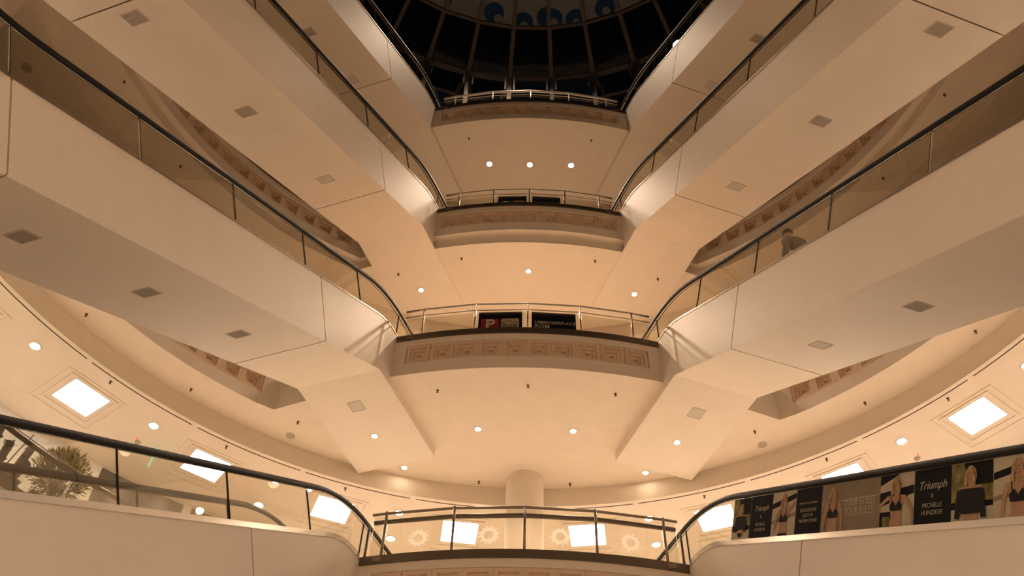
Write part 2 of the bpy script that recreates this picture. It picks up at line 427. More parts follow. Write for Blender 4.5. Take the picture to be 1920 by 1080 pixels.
# ------------------------------------------------------------------ landing railings
def build_landing_rail(k, posts, end, rail_z, low_z, setback, label, dark):
    l = LV[k]; s = l.s; zb = l.Zc
    yb = lambda x: front(l, x)+setback
    root = thing('landing_railing', label, 'railing', Vector((0, yb(0), zb+.03))*s, 'balcony railings')
    # edge channel: dark profile along the slab edge
    xs = [l.W*(i/12-1) for i in range(25)]
    prof = [(-.03, 0), (-.03, .16), (.02, .16), (.02, .14), (.10, .14), (.10, 0)] if k < 3 else [(-.03, 0), (-.03, .13), (.10, .13), (.10, 0)]
    V = []; Fc = []; n = len(prof)
    for x in xs:
        for dy, dz in prof: V.append(Vector((x, front(l, x)+dy, zb+dz))*s)
    for i in range(len(xs)-1):
        for j in range(n): Fc.append((i*n+j, i*n+(j+1) % n, i*n+n+(j+1) % n, i*n+n+j))
    Fc += [tuple(range(n)), tuple(range(len(V)-n, len(V)))]
    obj('edge_channel', V, Fc, 'bronze', root)
    for sx in (-1, 1):
        V, Fc = boxv((sx*(l.W-.30)-.07, front(l, l.W-.30)-.05, zb+.03), (sx*(l.W-.30)+.07, front(l, l.W-.3)-.025, zb+.13))
        obj('bracket_plate', [Vector(q)*s for q in V], Fc, 'bronze_light', root)
    pm = 'bronze_light' if dark else ('steel_pale' if k == 4 else 'steel_bright')
    for x in posts:
        obj('post', *tube([Vector((x, yb(x), zb+.02))*s, Vector((x, yb(x), zb+rail_z+.02))*s], .022*s if k > 1 else .026, 8), pm, root, smooth=True)
    pts = [-end]+list(posts)+[end]
    ys = {x: yb(x) for x in pts}
    ys[-end] = yb(end); ys[end] = yb(end)
    if k == 1:
        V, Fc = [], []
        m = MB(); m.add(tube([Vector((x, ys[x], zb+rail_z-.015))*s for x in pts], .026, 8)); m.obj('top_rail', 'bronze_light', root, smooth=True)
        m = MB(); m.add(tube([Vector((x*.985, ys[x]+.06, zb+low_z))*s for x in pts], .042, 10)); m.obj('handrail', 'bronze', root, smooth=True)
        for sx in (-1, 1): obj('end_post', *tube([(sx*2.745, front(l, 2.745)+.0, zb+.05), (sx*2.745, front(l, 2.745), zb+.80)], .024, 8), 'bronze', root, smooth=True)
        for x in posts: obj('rail_bracket', *tube([(x, ys[x], zb+rail_z-.06), (x+.03, ys[x]+.05, zb+low_z)], .012, 6), 'steel', root)
    else:
        obj('top_rail', *tube([Vector((x, ys[x], zb+rail_z))*s for x in pts], .026 if k < 4 else .038, 8), pm, root, smooth=True)
        obj('lower_rail', *tube([Vector((x, ys[x]+.01, zb+low_z))*s for x in pts], .014, 8), pm, root, smooth=True)
    gz = (rail_z-.03) if k == 1 else low_z-.02
    for a, b in zip(pts, pts[1:]):
        ga, gb = a+.035, b-.035
        A = Vector((ga, ys[a]+(ys[b]-ys[a])*(ga-a)/(b-a)+.035, 0)); B = Vector((gb, ys[a]+(ys[b]-ys[a])*(gb-a)/(b-a)+.035, 0)); d = Vector((0, .010, 0))
        V = [A+Vector((0, 0, zb+.05)), B+Vector((0, 0, zb+.05)), B+d+Vector((0, 0, zb+.05)), A+d+Vector((0, 0, zb+.05))]
        V += [q+Vector((0, 0, gz-.05)) for q in V]
        obj('glass_pane', [q*s for q in V], boxv((0, 0, 0), (1, 1, 1))[1], 'glass', root)
    l.yb = yb
    return root
build_landing_rail(1, (-2.455, -1.24, 0, 1.24, 2.455), 2.71, 1.045, .90, 0.0, 'bronze balcony railing with sun stickers on its glass', True)
build_landing_rail(2, (-2.285, -1.145, 0, 1.145, 2.285), 2.69, .95, .77, 0.0, 'steel balcony railing with a red parking sign behind its glass', False)
build_landing_rail(3, (-1.815, -.915, 0, .915, 1.815), 2.17, .94, .76, .15, 'steel balcony railing with a green parking sign behind its glass', False)
build_landing_rail(4, (-2.26, -1.135, 0, 1.135, 2.26), 2.62, .92, .74, .15, 'pale steel balcony railing against the dark glass roof', False)

# signs behind the railing glass
def sign_panel(k, x0, x1, ztop, label):
    l = LV[k]; s = l.s; y0, y1 = l.yb(x0)+.064, l.yb(x1)+.064
    A = Vector((x0, y0, l.Zc+.03)); B = Vector((x1, y1, l.Zc+.03)); ux = (B-A); wd = ux.length; ux.normalize(); nn = ux.cross(Vector((0, 0, 1)))   # nn faces the void
    if nn.y > 0: nn = -nn
    def Pm(u, v, h): return (A+ux*u+Vector((0, 0, v))+nn*h)*s
    root = thing('sign_panel', label, 'sign', Pm(wd/2, 0, 0))
    V, Fc = boxv((0, 0, -.015), (wd, ztop-.03, 0)); obj('board', [Pm(*q) for q in V], Fc, 'sign_black', root)
    return root, Pm, wd
def rrect(u0, v0, u1, v1, r=.04, n=4):
    pts = []
    for cx, cy_, a0 in ((u1-r, v0+r, -PI/2), (u1-r, v1-r, 0), (u0+r, v1-r, PI/2), (u0+r, v0+r, PI)):
        for i in range(n+1): a = a0+PI/2*i/n; pts.append((cx+r*math.cos(a), cy_+r*math.sin(a)))
    return pts
def put_text(root, Pm, s, u, v, size, mat, shear=0, bold=0, align='CENTER', h=.004, name='lettering', xs=1.0):
    V, Fc = text_mesh(s, size, shear, bold, align); obj(name, [Pm(u+a*xs, v+b, h+c) for a, b, c in V], Fc, mat, root)
def parking_sign(k, x0, x1, zt, ptop, mat, label):
    root, Pm, wd = sign_panel(k, x0, x1, zt, label); f = wd/.951; sq = .39*f
    b = obj('parking_square', *ngon_prism(rrect(.06*f, ptop-sq, .06*f+sq, ptop), lambda a, c, h: Pm(a, c, h), 0, .004), mat, root)
    put_text(root, Pm, 'P', .06*f+sq/2, ptop-sq*.46, .40*f, 'print_white', bold=.012, h=.007)
    u0 = .493*f
    obj('icon_square', *ngon_prism(rrect(u0, ptop-sq, u0+sq, ptop), lambda a, c, h: Pm(a, c, h), 0, .004), 'sign_cream', root)
    # amphitheatre icon: broken rim and rows of arches
    m = MB(); q = sq
    def bar(a0, c0, a1, c1, t=.009):
        d = Vector((a1-a0, c1-c0)); d.normalize(); n = Vector((-d.y, d.x))*t
        poly = [(a0+n.x, c0+n.y), (a1+n.x, c1+n.y), (a1-n.x, c1-n.y), (a0-n.x, c0-n.y)]
        m.add(ngon_prism([(u0+a*q, ptop-q+c*q) for a, c in [((x_), (y_)) for x_, y_ in poly]], lambda a, c, h: Pm(a, c, h), .004, .007))
    rim = [(.10, .62), (.16, .74), (.34, .80), (.52, .84), (.56, .70), (.72, .74), (.90, .66)]
    for a, b_ in zip(rim, rim[1:]): bar(*a, *b_, .014)
    low = [(.10, .62), (.30, .54), (.50, .52), (.70, .54), (.90, .62)]
    for a, b_ in zip(low, low[1:]): bar(*a, *b_, .012)
    for row in (.36, .20):
        lw = [(.12, row+.08), (.32, row+.01), (.50, row), (.68, row+.01), (.88, row+.08)]
        for a, b_ in zip(lw, lw[1:]): bar(*a, *b_, .011)
    for i in range(9):
        a = .12+.095*i; dz = .09*(abs(a-.5)/.4)**2; bar(a, .20+dz, a, .54+dz, .012)
    m.obj('icon_drawing', 'sign_black', root)
    return root
def place_sign(k, x0, x1, zt, label, t1, v1, t2, v2, s1, s2):
    root, Pm, wd = sign_panel(k, x0, x1, zt, label)
    put_text(root, Pm, t1, .06, v1, s1, 'print_white', bold=.0015, align='LEFT', xs=1.0)
    put_text(root, Pm, t2, .06, v2, s2, 'print_white', bold=.002, align='LEFT')
parking_sign(2, -1.068, -.117, .76, .51, 'sign_red', 'black sign with red parking square and cream arena icon')
place_sign(2, .088, 1.048, .76, 'black sign with large white place-name lettering on two lines', 'LIMBECKERPLATZ', .40, 'ROM', .275, .112, .15)
parking_sign(3, -.80, -.07, .74, .50, 'sign_green', 'black sign with green parking square on the nine-square balcony')
place_sign(3, .08, .80, .74, 'black sign with half-hidden white place name on the nine-square balcony', 'LIMBECKERPLATZ', .43, 'ROM', .32, .088, .12)

# sun stickers on the lowest railing
def sun(x):
    l = LV[1]; xa, xb = (0, 1.24) if abs(x) < 1.24 else (1.24, 2.455)
    ya, yb_ = l.yb(xa), l.yb(xb); y = ya+(yb_-ya)*(abs(x)-xa)/(xb-xa)+.028; sl = math.copysign(math.atan((yb_-ya)/(xb-xa)), x)
    ux = Vector((math.cos(sl), math.sin(sl), 0)); nn = Vector((math.sin(sl), -math.cos(sl), 0)); C0 = Vector((x, y, l.Zc+.487))
    N = 12; V = []; Fc = []; ro, rm, ri = .205, .145, .082; th = .004
    ring_o = []
    for i in range(N):
        a = 2*PI*i/N
        for da, r in ((0, rm), (.10, rm+.02), (.22, ro), (.27, ro-.03), (.33, rm+.01)): ring_o.append((r*math.cos(a+da), r*math.sin(a+da), a+da))
    n = len(ring_o)
    V += [C0+ux*a+Vector((0, 0, b)) for a, b, _ in ring_o]+[C0+ux*(ri*math.cos(t))+Vector((0, 0, ri*math.sin(t))) for _, _, t in ring_o]
    for i in range(n):
        j = (i+1) % n
        Fc.append((i, j, n+j, n+i))
    o = obj('sun_sticker', V, Fc, 'sticker', loc=C0); setp(o, 'cream sun-shaped sticker, '+('beside' if abs(x) < 1 else 'away from')+' the middle post, '+('plant' if x < 0 else 'poster')+' side', 'sticker', 'sun stickers on the lowest railing')
for x in (-1.84, -.615, .615, 1.84): sun(x)

# ------------------------------------------------------------------ gallery railings
def gallery_rail(k, side, a_end, label):
    l = LV[k]; s = l.s; R = l.R+.10
    a0 = math.atan2(l.corner[0], l.corner[1]-l.cy)+rad(.6); a1 = rad(a_end); n = 30
    pt = lambda a, r, z: Vector((side*r*math.sin(a), l.cy+r*math.cos(a), l.Zc+z))*s
    root = thing('gallery_railing', label, 'railing', pt((a0+a1)/2, R, .03), 'gallery railings')
    al = [a0+(a1-a0)*i/n for i in range(n+1)]
    def strip(r0, r1, z0, z1):
        V = []; Fc = []
        for a in al: V += [pt(a, r0, z0), pt(a, r1, z0), pt(a, r1, z1), pt(a, r0, z1)]
        for i in range(n):
            for j in range(4): Fc.append((i*4+j, i*4+(j+1) % 4, i*4+4+(j+1) % 4, i*4+4+j))
        return V, Fc+[(0, 1, 2, 3), (n*4, n*4+1, n*4+2, n*4+3)]
    obj('edge_channel', *strip(l.R-.02, l.R+.1, 0.03, .16), 'bronze', root)
    obj('top_rail', *tube([pt(a, R, 1.03) for a in al], .045, 8), 'bronze', root, smooth=True)
    obj('rail_cap', *tube([pt(a, R-.045, 1.075) for a in al], .012, 6), 'steel', root, smooth=True)
    m = max(2, int((a1-a0)*R/1.4))
    for i in range(m+1):
        a = a0+(a1-a0)*i/m; obj('post', *tube([pt(a, R, .04), pt(a, R, 1.0)], .022, 8), 'steel', root, smooth=True)
        if i < m:
            b0, b1 = a+.006, a0+(a1-a0)*(i+1)/m-.006
            V = [pt(b0, R-.006, .1), pt(b1, R-.006, .1), pt(b1, R+.006, .1), pt(b0, R+.006, .1), pt(b0, R-.006, .96), pt(b1, R-.006, .96), pt(b1, R+.006, .96), pt(b0, R+.006, .96)]
            obj('glass_pane', V, boxv((0, 0, 0), (1, 1, 1))[1], 'glass', root)
gallery_rail(1, -1, 100, 'curved gallery railing with bronze handrail in front of the leafy plants')
gallery_rail(3, -1, 100, 'curved railing over the frieze of the nine-square level, plant side')
gallery_rail(3, 1, 100, 'curved railing over the frieze of the nine-square level, poster side')

# ------------------------------------------------------------------ column(s)
o = obj('column', *lathe([(.43, 8.95), (.43, 13.36)], (0.012, 17.40, 0), 40), 'plaster', smooth=False, loc=(0.012, 17.40, 8.95)); setp(o, 'round plaster column meeting the ceiling behind the sun stickers', 'column')
obj('collar', *lathe([(.455, 13.34), (.455, 13.39)], (0.012, 17.40, 0), 40), 'plaster', o)
l3 = LV[3]; c3 = Vector((-10.62, 7.2, 0))*l3.s
o = obj('column', *lathe([(.86, LV[2].Zc+.03), (.86, (l3.Zc+l3.ceil)*l3.s)], c3, 48), 'plaster', loc=(c3.x, c3.y, LV[2].Zc+.03)); setp(o, 'thick round column at the edge of the plant-side gallery ceiling', 'column')

# ------------------------------------------------------------------ ceiling fittings
def polar(k, R, az, z): l = LV[k]; a = rad(az); return Vector((R*math.sin(a), l.cy+R*math.cos(a), l.Zc+z))*l.s
def downlight(p, r, label, group, watts=DOWN_W, cone=125):
    root = thing('downlight', label, 'downlight', p, group)
    obj('trim_ring', *lathe([(r*.72, -.004), (r, -.012), (r*1.02, .0), (r*.72, .0)], p, 20, cap=False), 'lamp_trim', root, smooth=True)
    obj(off('lamp', p), *lathe([(r*.72, -.003), (r*.72, .0)], p, 20), 'lamp', root)
    if watts:
        bn = off('downlight_bulb', p); ld = bpy.data.lights.new(bn, 'SPOT'); ld.energy = watts; ld.color = WARM; ld.spot_size = rad(cone); ld.spot_blend = .6; ld.shadow_soft_size = r
        lo = bpy.data.objects.new(bn, ld); COL.objects.link(lo); lo.parent = root; lo.location = (0, 0, -.05)
ORD = ['', 'first', 'second', 'third', 'fourth', 'fifth', 'sixth', 'seventh', 'eighth', 'ninth', 'tenth', 'eleventh', 'twelfth']
def SIDE(x): return 'plant side' if x < 0 else 'poster side'
G1 = 'downlights in the lowest gallery ceiling'
for az in range(-75, 90, 15):
    if az: downlight(polar(2, 11.13, az, -1.5), .13, f'round gallery downlight, {ORD[abs(az)//15]} from the column, {SIDE(az)}', G1)
    if az and abs(az) <= 45: downlight(polar(2, 12.2, az, -1.5), .13, f'downlight near the outer wall, {ORD[abs(az)//15]} from the column, {SIDE(az)}', 'downlights by the outer wall')
for x, y in ((-1.035, 15.58), (1.035, 15.58)): downlight(Vector((x, y, 13.39)), .085, 'small downlight under the parking-sign balcony, '+SIDE(x), 'downlights under the parking-sign balcony', DOWN_W*2.0)
for x, y in ((-2.74, 16.96), (2.74, 16.96)): downlight(Vector((x, y, 13.39)), .085, 'small downlight between escalator foot and curved ceiling edge, '+SIDE(x), 'downlights by the curved ceiling edge', DOWN_W*.4, 62)
for sd in (-1, 1):
    l, P = esc_frame(2, sd); downlight(P(-1.39, .97, l.flat), .085, 'downlight in the flat foot of the parking-sign escalator, '+SIDE(sd), 'downlights in escalator feet', DOWN_W*1.8)
    l, P = esc_frame(3, sd); q = Vector((sd*2.70, 15.455, l.Zc+l.flat))*l.s; downlight(q, .085, 'downlight in the flat foot of the narrow escalator, '+SIDE(sd), 'downlights in narrow escalator feet', DOWN_W*7)
s3, s4 = LV[3].s, LV[4].s
downlight(Vector((0.01, 14.79, LV[3].Zc+LV[3].sof))*s3, .085, 'single downlight in the middle under the nine-square balcony', None, DOWN_W*9)
for x in (-1.19, .01, 1.23): downlight(Vector((x, 15.21, LV[4].Zc+LV[4].sof))*s4, .11, 'bright downlight under the topmost balcony, '+('middle of three' if abs(x) < .5 else SIDE(x)), 'row of three downlights', DOWN_W*3.6)

# light panels in their stepped coffers
for i in range(24):
    az = 7.5+15*i; a = rad(az)
    c = polar(2, 11.555, az, -1.5); er = Vector((math.sin(a), math.cos(a), 0)); et = Vector((math.cos(a), -math.sin(a), 0))
    if abs(((az+180) % 360)-180) > 84: continue
    nn = int(round(((az+180) % 360-180-7.5)/15))
    root = thing('light_panel', f'square white ceiling light panel, {ORD[nn+1 if nn >= 0 else -nn]} from the column, {SIDE(nn+.5)}', 'light panel', c, 'square ceiling light panels')
    def Q(u, v, h): return c+et*u+er*v+Vector((0, 0, -h))
    m = MB()
    for hs, wd, hh, dv in ((.705, .05, .014, .1), (.56, .05, .022, .05)):
        for (u0, u1, v0, v1) in ((-hs, hs, -hs, -hs+wd), (-hs, hs, hs-wd, hs), (-hs, -hs+wd, -hs+wd, hs-wd), (hs-wd, hs, -hs+wd, hs-wd)):
            V, Fc = boxv((u0, v0+dv, -.002), (u1, v1+dv, hh)); m.add(([Q(*q) for q in V], Fc))
    m.obj('coffer_moulding', 'plaster', root)
    m = MB(); hs = .425
    for (u0, u1, v0, v1) in ((-hs, hs, -hs, -hs+.015), (-hs, hs, hs-.015, hs), (-hs, -hs+.015, -hs, hs), (hs-.015, hs, -hs, hs)):
        V, Fc = boxv((u0, v0, -.002), (u1, v1, .012)); m.add(([Q(*q) for q in V], Fc))
    m.obj('frame', 'lamp_trim', root)
    V, Fc = boxv((-.412, -.412, -.001), (.412, .412, .006)); obj(off('diffuser', c), [Q(*q) for q in V], Fc, 'lightbox', root)
# air slots along the ceiling edge
for i in range(-6, 6):
    a0, a1 = rad(13.9*i+.35), rad(13.9*(i+1)-.35); V = []; Fc = []
    for j in range(9):
        a = a0+(a1-a0)*j/8
        for q, z in ((10.50, 12.897), (10.525, 12.897), (10.525, 12.91), (10.50, 12.91)): V.append((q*math.sin(a), 7.25+q*math.cos(a), z))
    for j in range(8):
        for e in range(4): Fc.append((j*4+e, j*4+(e+1) % 4, j*4+4+(e+1) % 4, j*4+4+e))
    obj('air_slot', V, Fc+[(0, 1, 2, 3), (32, 33, 34, 35)], 'dark_gap', LV[2].slab)

def sprinkler(p, where, group='sprinkler heads'):
    p = Vector(p)
    m = MB(); m.add(lathe([(.03, -.006), (.03, 0)], p, 10)); m.add(lathe([(.010, -.05), (.013, -.006)], p, 8)); m.add(lathe([(.022, -.062), (.022, -.05)], p, 10))
    o = m.obj('sprinkler_head', 'sprinkler', loc=p); setp(o, 'dark sprinkler head '+where, 'sprinkler', group)
zs = 13.39
for x, y, wh in ((-8.68, 12.39, 'under the curved frieze, far from the column'), (-7.07, 14.48, 'under the curved frieze, nearer the column'), (-4.95, 15.46, 'beside the escalator foot and ceiling speaker'), (-1.86, 14.37, 'near the front edge under the parking-sign balcony'), (-1.05, 17.41, 'beside the round column')):
    for sd in (-1, 1): sprinkler((sd*abs(x), y, zs), wh+', '+SIDE(sd))
sprinkler((0.03, 14.17, zs), 'in the middle of the front row under the parking-sign balcony')
for i, az in enumerate((22.2, 37.2, 52.2)):
    for sd in (-1, 1): sprinkler(polar(2, 10.65, sd*az, -1.5), f'by the air slot, {ORD[i+1]} from the column, {SIDE(sd)}')
for x, y, dz, wh in ((1.64, 14.415, 0, 'under the nine-square balcony'), (3.23, 14.93, -.026, 'in the foot of the narrow escalator'), (8.0, 11.85, 0, 'behind the escalator glass, nearer the balcony'), (8.73, 9.72, 0, 'above the escalator handrail, far from the balcony')):
    for sd in (-1, 1): sprinkler(Vector((sd*x, y, LV[3].Zc+LV[3].sof+dz))*s3, wh+', '+SIDE(sd))
for sd in (-1, 1): sprinkler(Vector((sd*1.77, 14.335, LV[4].Zc+LV[4].sof))*s4, 'under the topmost balcony, '+SIDE(sd))
def speaker(p, label, r=.105):
    p = Vector(p); root = thing('ceiling_speaker', label, 'speaker', p, 'round ceiling speakers')
    obj('speaker_ring', *lathe([(r*.9, -.004), (r, -.010), (r*1.02, 0)], p, 24, cap=False), 'vent', root); obj('speaker_mesh', *lathe([(r*.9, -.005), (r*.9, 0)], p, 24), 'vent_slat', root)
speaker((-5.19, 15.93, zs), 'round grey ceiling speaker beside the escalator foot, plant side'); speaker((5.19, 15.90, zs), 'round grey ceiling speaker beside the escalator foot, poster side')
speaker(Vector((-10.44, 9.16, LV[3].Zc+LV[3].ceil))*s3, 'round grey speaker near the thick column', .12)
for sd in (-1, 1):
    p = Vector((sd*8.35, 15.66, 12.9)); root = thing('smoke_detector', 'round smoke detector with red lamp in the gallery ceiling, '+SIDE(sd), 'detector', p, 'smoke detectors')
    obj('detector_base', *lathe([(.035, -.05), (.06, -.03), (.07, 0)], p, 16), 'vent_slat', root); obj('detector_lamp', *lathe([(.018, -.02), (.018, 0)], p+Vector((-sd*.02, -.13, 0)), 8), 'red_led', root)
p = Vector((-8.02, 15.92, 12.9)); root = thing('exit_sign', 'slim green emergency exit sign hanging from the gallery ceiling', 'exit sign', p)
q = Vector((-.5, .86, 0)).normalized(); nq = Vector((q.y, -q.x, 0))
for u in (-.2, .2): obj('hanger', *tube([p+q*u, p+q*u-Vector((0, 0, .12))], .006, 6), 'steel', root)
V, Fc = boxv((-.27, -.02, -.30), (.27, .02, -.12)); obj('sign_face', [p+q*a+nq*b+Vector((0, 0, c)) for a, b, c in V], Fc, 'exit_green', root)
m = MB()
for a0, a1, c0, c1 in ((-.16, -.06, -.27, -.15), (.0, .16, -.225, -.195)):
    V, Fc = boxv((a0, -.023, c0), (a1, .023, c1)); m.add(([p+q*a+nq*b+Vector((0, 0, c)) for a, b, c in V], Fc))
m.obj('pictogram', 'print_white', root)

# ------------------------------------------------------------------ gallery pictures
def wall_picture(a0, a1, zt, zb_, label):
    R = 13.06; n = 8; V = []; Fc = []
    for i in range(n+1):
        a = rad(a0+(a1-a0)*i/n)
        for r, z in ((R, zb_), (R+.035, zb_), (R+.035, zt), (R, zt)): V.append((r*math.sin(a), 7.25+r*math.cos(a), z))
    for i in range(n):
        for j in range(4): Fc.append((i*4+j, i*4+(j+1) % 4, i*4+4+(j+1) % 4, i*4+4+j))
    am = rad((a0+a1)/2)
    o = obj('wall_picture', V, Fc+[(0, 1, 2, 3), (n*4, n*4+1, n*4+2, n*4+3)], 'photo_grey', loc=(R*math.sin(am), 7.25+R*math.cos(am), zb_)); setp(o, label, 'picture')
wall_picture(-45.3, -36.6, 12.80, 10.2, 'large dark grey photographic picture on the white wall nearer the plants')
wall_picture(-35.7, -28.0, 12.80, 10.2, 'dark grey wall picture farther along from the plants')

# ------------------------------------------------------------------ plants behind the gallery railing
def leaf(p, d, ln, wd, up=Vector((0, 0, 1))):
    d = d.normalized(); x = d.cross(up); x = x.normalized() if x.length > .01 else Vector((1, 0, 0)); nrm = x.cross(d)
    return [p, p+d*ln*.45+x*wd+nrm*wd*.3, p+d*ln, p+d*ln*.45-x*wd+nrm*wd*.3], [(0, 1, 2), (0, 2, 3)]
def planter(root, p, er, et, hl, hw, h):
    def Q(u, v, z): return p+et*u+er*v+Vector((0, 0, z))
    V, Fc = boxv((-hl, -hw, 0), (hl, hw, h)); obj('planter', [Q(*q) for q in V], Fc, 'planter', root)
    V, Fc = boxv((-hl-.015, -hw-.015, h), (hl+.015, hw+.015, h+.03)); obj('planter_rim', [Q(*q) for q in V], Fc, 'planter_edge', root)
def bush(az, R, zc, rad_, label):
    a = rad(az); er = Vector((math.sin(a), math.cos(a), 0)); et = Vector((math.cos(a), -math.sin(a), 0)); p = Vector((R*er.x, 7.25+R*er.y, 8.95))
    root = thing('potted_bush', label, 'plant', p); planter(root, p, er, et, .42, .24, .62)
    m = MB(); c = p+Vector((0, 0, zc-8.95))
    for i in range(26):
        d = Vector((random.gauss(0, 1), random.gauss(0, 1), abs(random.gauss(.7, .5)))).normalized()
        m.add(tube([p+Vector((0, 0, .6)), c+d*rad_*.3-Vector((0, 0, .1)), c+d*rad_*.9], .006, 5))
    m.obj('stem', 'planter_edge', root)
    m1, m2 = MB(), MB()
    for i in range(2600):
        d = Vector((random.gauss(0, 1), random.gauss(0, 1), random.gauss(.1, .9))).normalized(); r = rad_*random.uniform(.45, 1.0); q = c+Vector((d.x*r*1.05, d.y*r*1.05, d.z*r))
        d2 = (d+Vector((random.gauss(0, .4), random.gauss(0, .4), .5))).normalized()
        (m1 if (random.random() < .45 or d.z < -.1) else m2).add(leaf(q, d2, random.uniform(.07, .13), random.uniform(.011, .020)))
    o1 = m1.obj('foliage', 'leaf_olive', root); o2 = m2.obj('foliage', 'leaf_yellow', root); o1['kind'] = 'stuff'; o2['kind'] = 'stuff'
bush(-53.3, 10.35, 10.26, .47, 'round yellow-green bush in a planter behind the gallery railing')
def spiky(az, R, label):
    a = rad(az); er = Vector((math.sin(a), math.cos(a), 0)); et = Vector((math.cos(a), -math.sin(a), 0)); p = Vector((R*er.x, 7.25+R*er.y, 8.95))
    root = thing('potted_cactus', label, 'plant', p); planter(root, p, er, et, .42, .24, .62)
    for i, (u, v, h, lean) in enumerate(((-.18, 0, 1.25, -.05), (.0, .05, 1.05, .1), (.2, -.03, 1.15, .28), (-.3, .02, .85, -.3), (.1, 0, .8, .5))):
        q = p+et*u+er*v; tip = q+et*lean*.8+Vector((0, 0, .6+h*.72))
        m = MB(); m.add(tube([q+Vector((0, 0, .6)), q+(tip-q)*.6, tip], .075, 7))
        for j in range(14):
            f = random.uniform(.55, 1); c = q+(tip-q)*f; d = Vector((random.gauss(0, 1), random.gauss(0, 1), .5)); m.add(leaf(c, d, .14, .03))
        m.obj('stalk', 'leaf_dark', root)
    obj('flower_stem', *tube([p+et*.1+Vector((0, 0, .6)), p+et*.25+Vector((0, 0, 1.3)), p+et*.36+Vector((0, 0, 1.72))], .012, 6), 'stem_red', root)
    m = MB()
    for j in range(120):
        q = p+et*random.uniform(-.4, .4)+er*random.uniform(-.2, .2)+Vector((0, 0, .66)); m.add(leaf(q, Vector((random.gauss(0, 1), random.gauss(0, 1), 1)), random.uniform(.08, .16), .015))
    m.obj('undergrowth', 'leaf_olive', root)['kind'] = 'stuff'
spiky(-59.5, 10.35, 'dark branching succulent in a planter with a reddish flower stem')

# ------------------------------------------------------------------ advertising posters on the lowest escalator
l1, P1 = esc_frame(1, 1)
SL = Vector((math.cos(rad(30)), 0))
OFF = .085
def poster_frame(tb):
    """poster coordinates: u rises along the slope away from the viewer's right, v square to it; origin at the lower edge under deck point tb"""
    def Pm(u, v, h):
        t = tb-u*math.cos(rad(30))+v*.5; z = -1.292+(3.124-tb)*T30+.10+u*.5+v*math.cos(rad(30))
        return P1(t, OFF-h, z)
    return Pm
PH = .66
def poster(tb0, tb1, bg, label):
    """spans deck points tb0 < tb1; u=0 at tb1 (lower end)"""
    Pm = poster_frame(tb1); wd = (tb1-tb0)/math.cos(rad(30))-.004
    # seen from the void the slope climbs to the left, so print coordinates run from the upper end
    def Pp(x, y, h): return Pm(wd-x, y, h)
    root = thing('advertising_poster', label, 'poster', Pp(wd/2, 0, 0), 'posters on the escalator glass')
    V, Fc = boxv((0, 0, 0), (wd, PH, .004)); obj('sheet', [Pp(*q) for q in V], Fc, bg, root)
    return root, Pp, wd
def shapes(root, Pp, items, name='printed_figure'):
    """items: (material, polygon) layered upward"""
    mats = []; m = MB()
    for i, (mt, poly) in enumerate(items):
        if mt not in mats: mats.append(mt)
        h = .0045+.0012*i
        n = len(poly); m.add(([Pp(a, b, h) for a, b in poly], [tuple(range(n))]), mats.index(mt))
    return m.obj(name, mats, root)
def ell(cx, cy_, rx, ry, n=18, rot=0):
    return [(cx+rx*math.cos(2*PI*i/n)*math.cos(rot)-ry*math.sin(2*PI*i/n)*math.sin(rot), cy_+rx*math.cos(2*PI*i/n)*math.sin(rot)+ry*math.sin(2*PI*i/n)*math.cos(rot)) for i in range(n)]
def limb(x0, y0, x1, y1, w0, w1):
    d = Vector((x1-x0, y1-y0)); d.normalize(); n = Vector((-d.y, d.x)); return [(x0+n.x*w0, y0+n.y*w0), (x0-n.x*w0, y0-n.y*w0), (x1-n.x*w1, y1-n.y*w1), (x1+n.x*w1, y1+n.y*w1)]
def clip(items, wd):
    return [(m_, [(min(max(a, .002), wd-.002), min(max(b, .002), PH-.002)) for a, b in p_]) for m_, p_ in items]
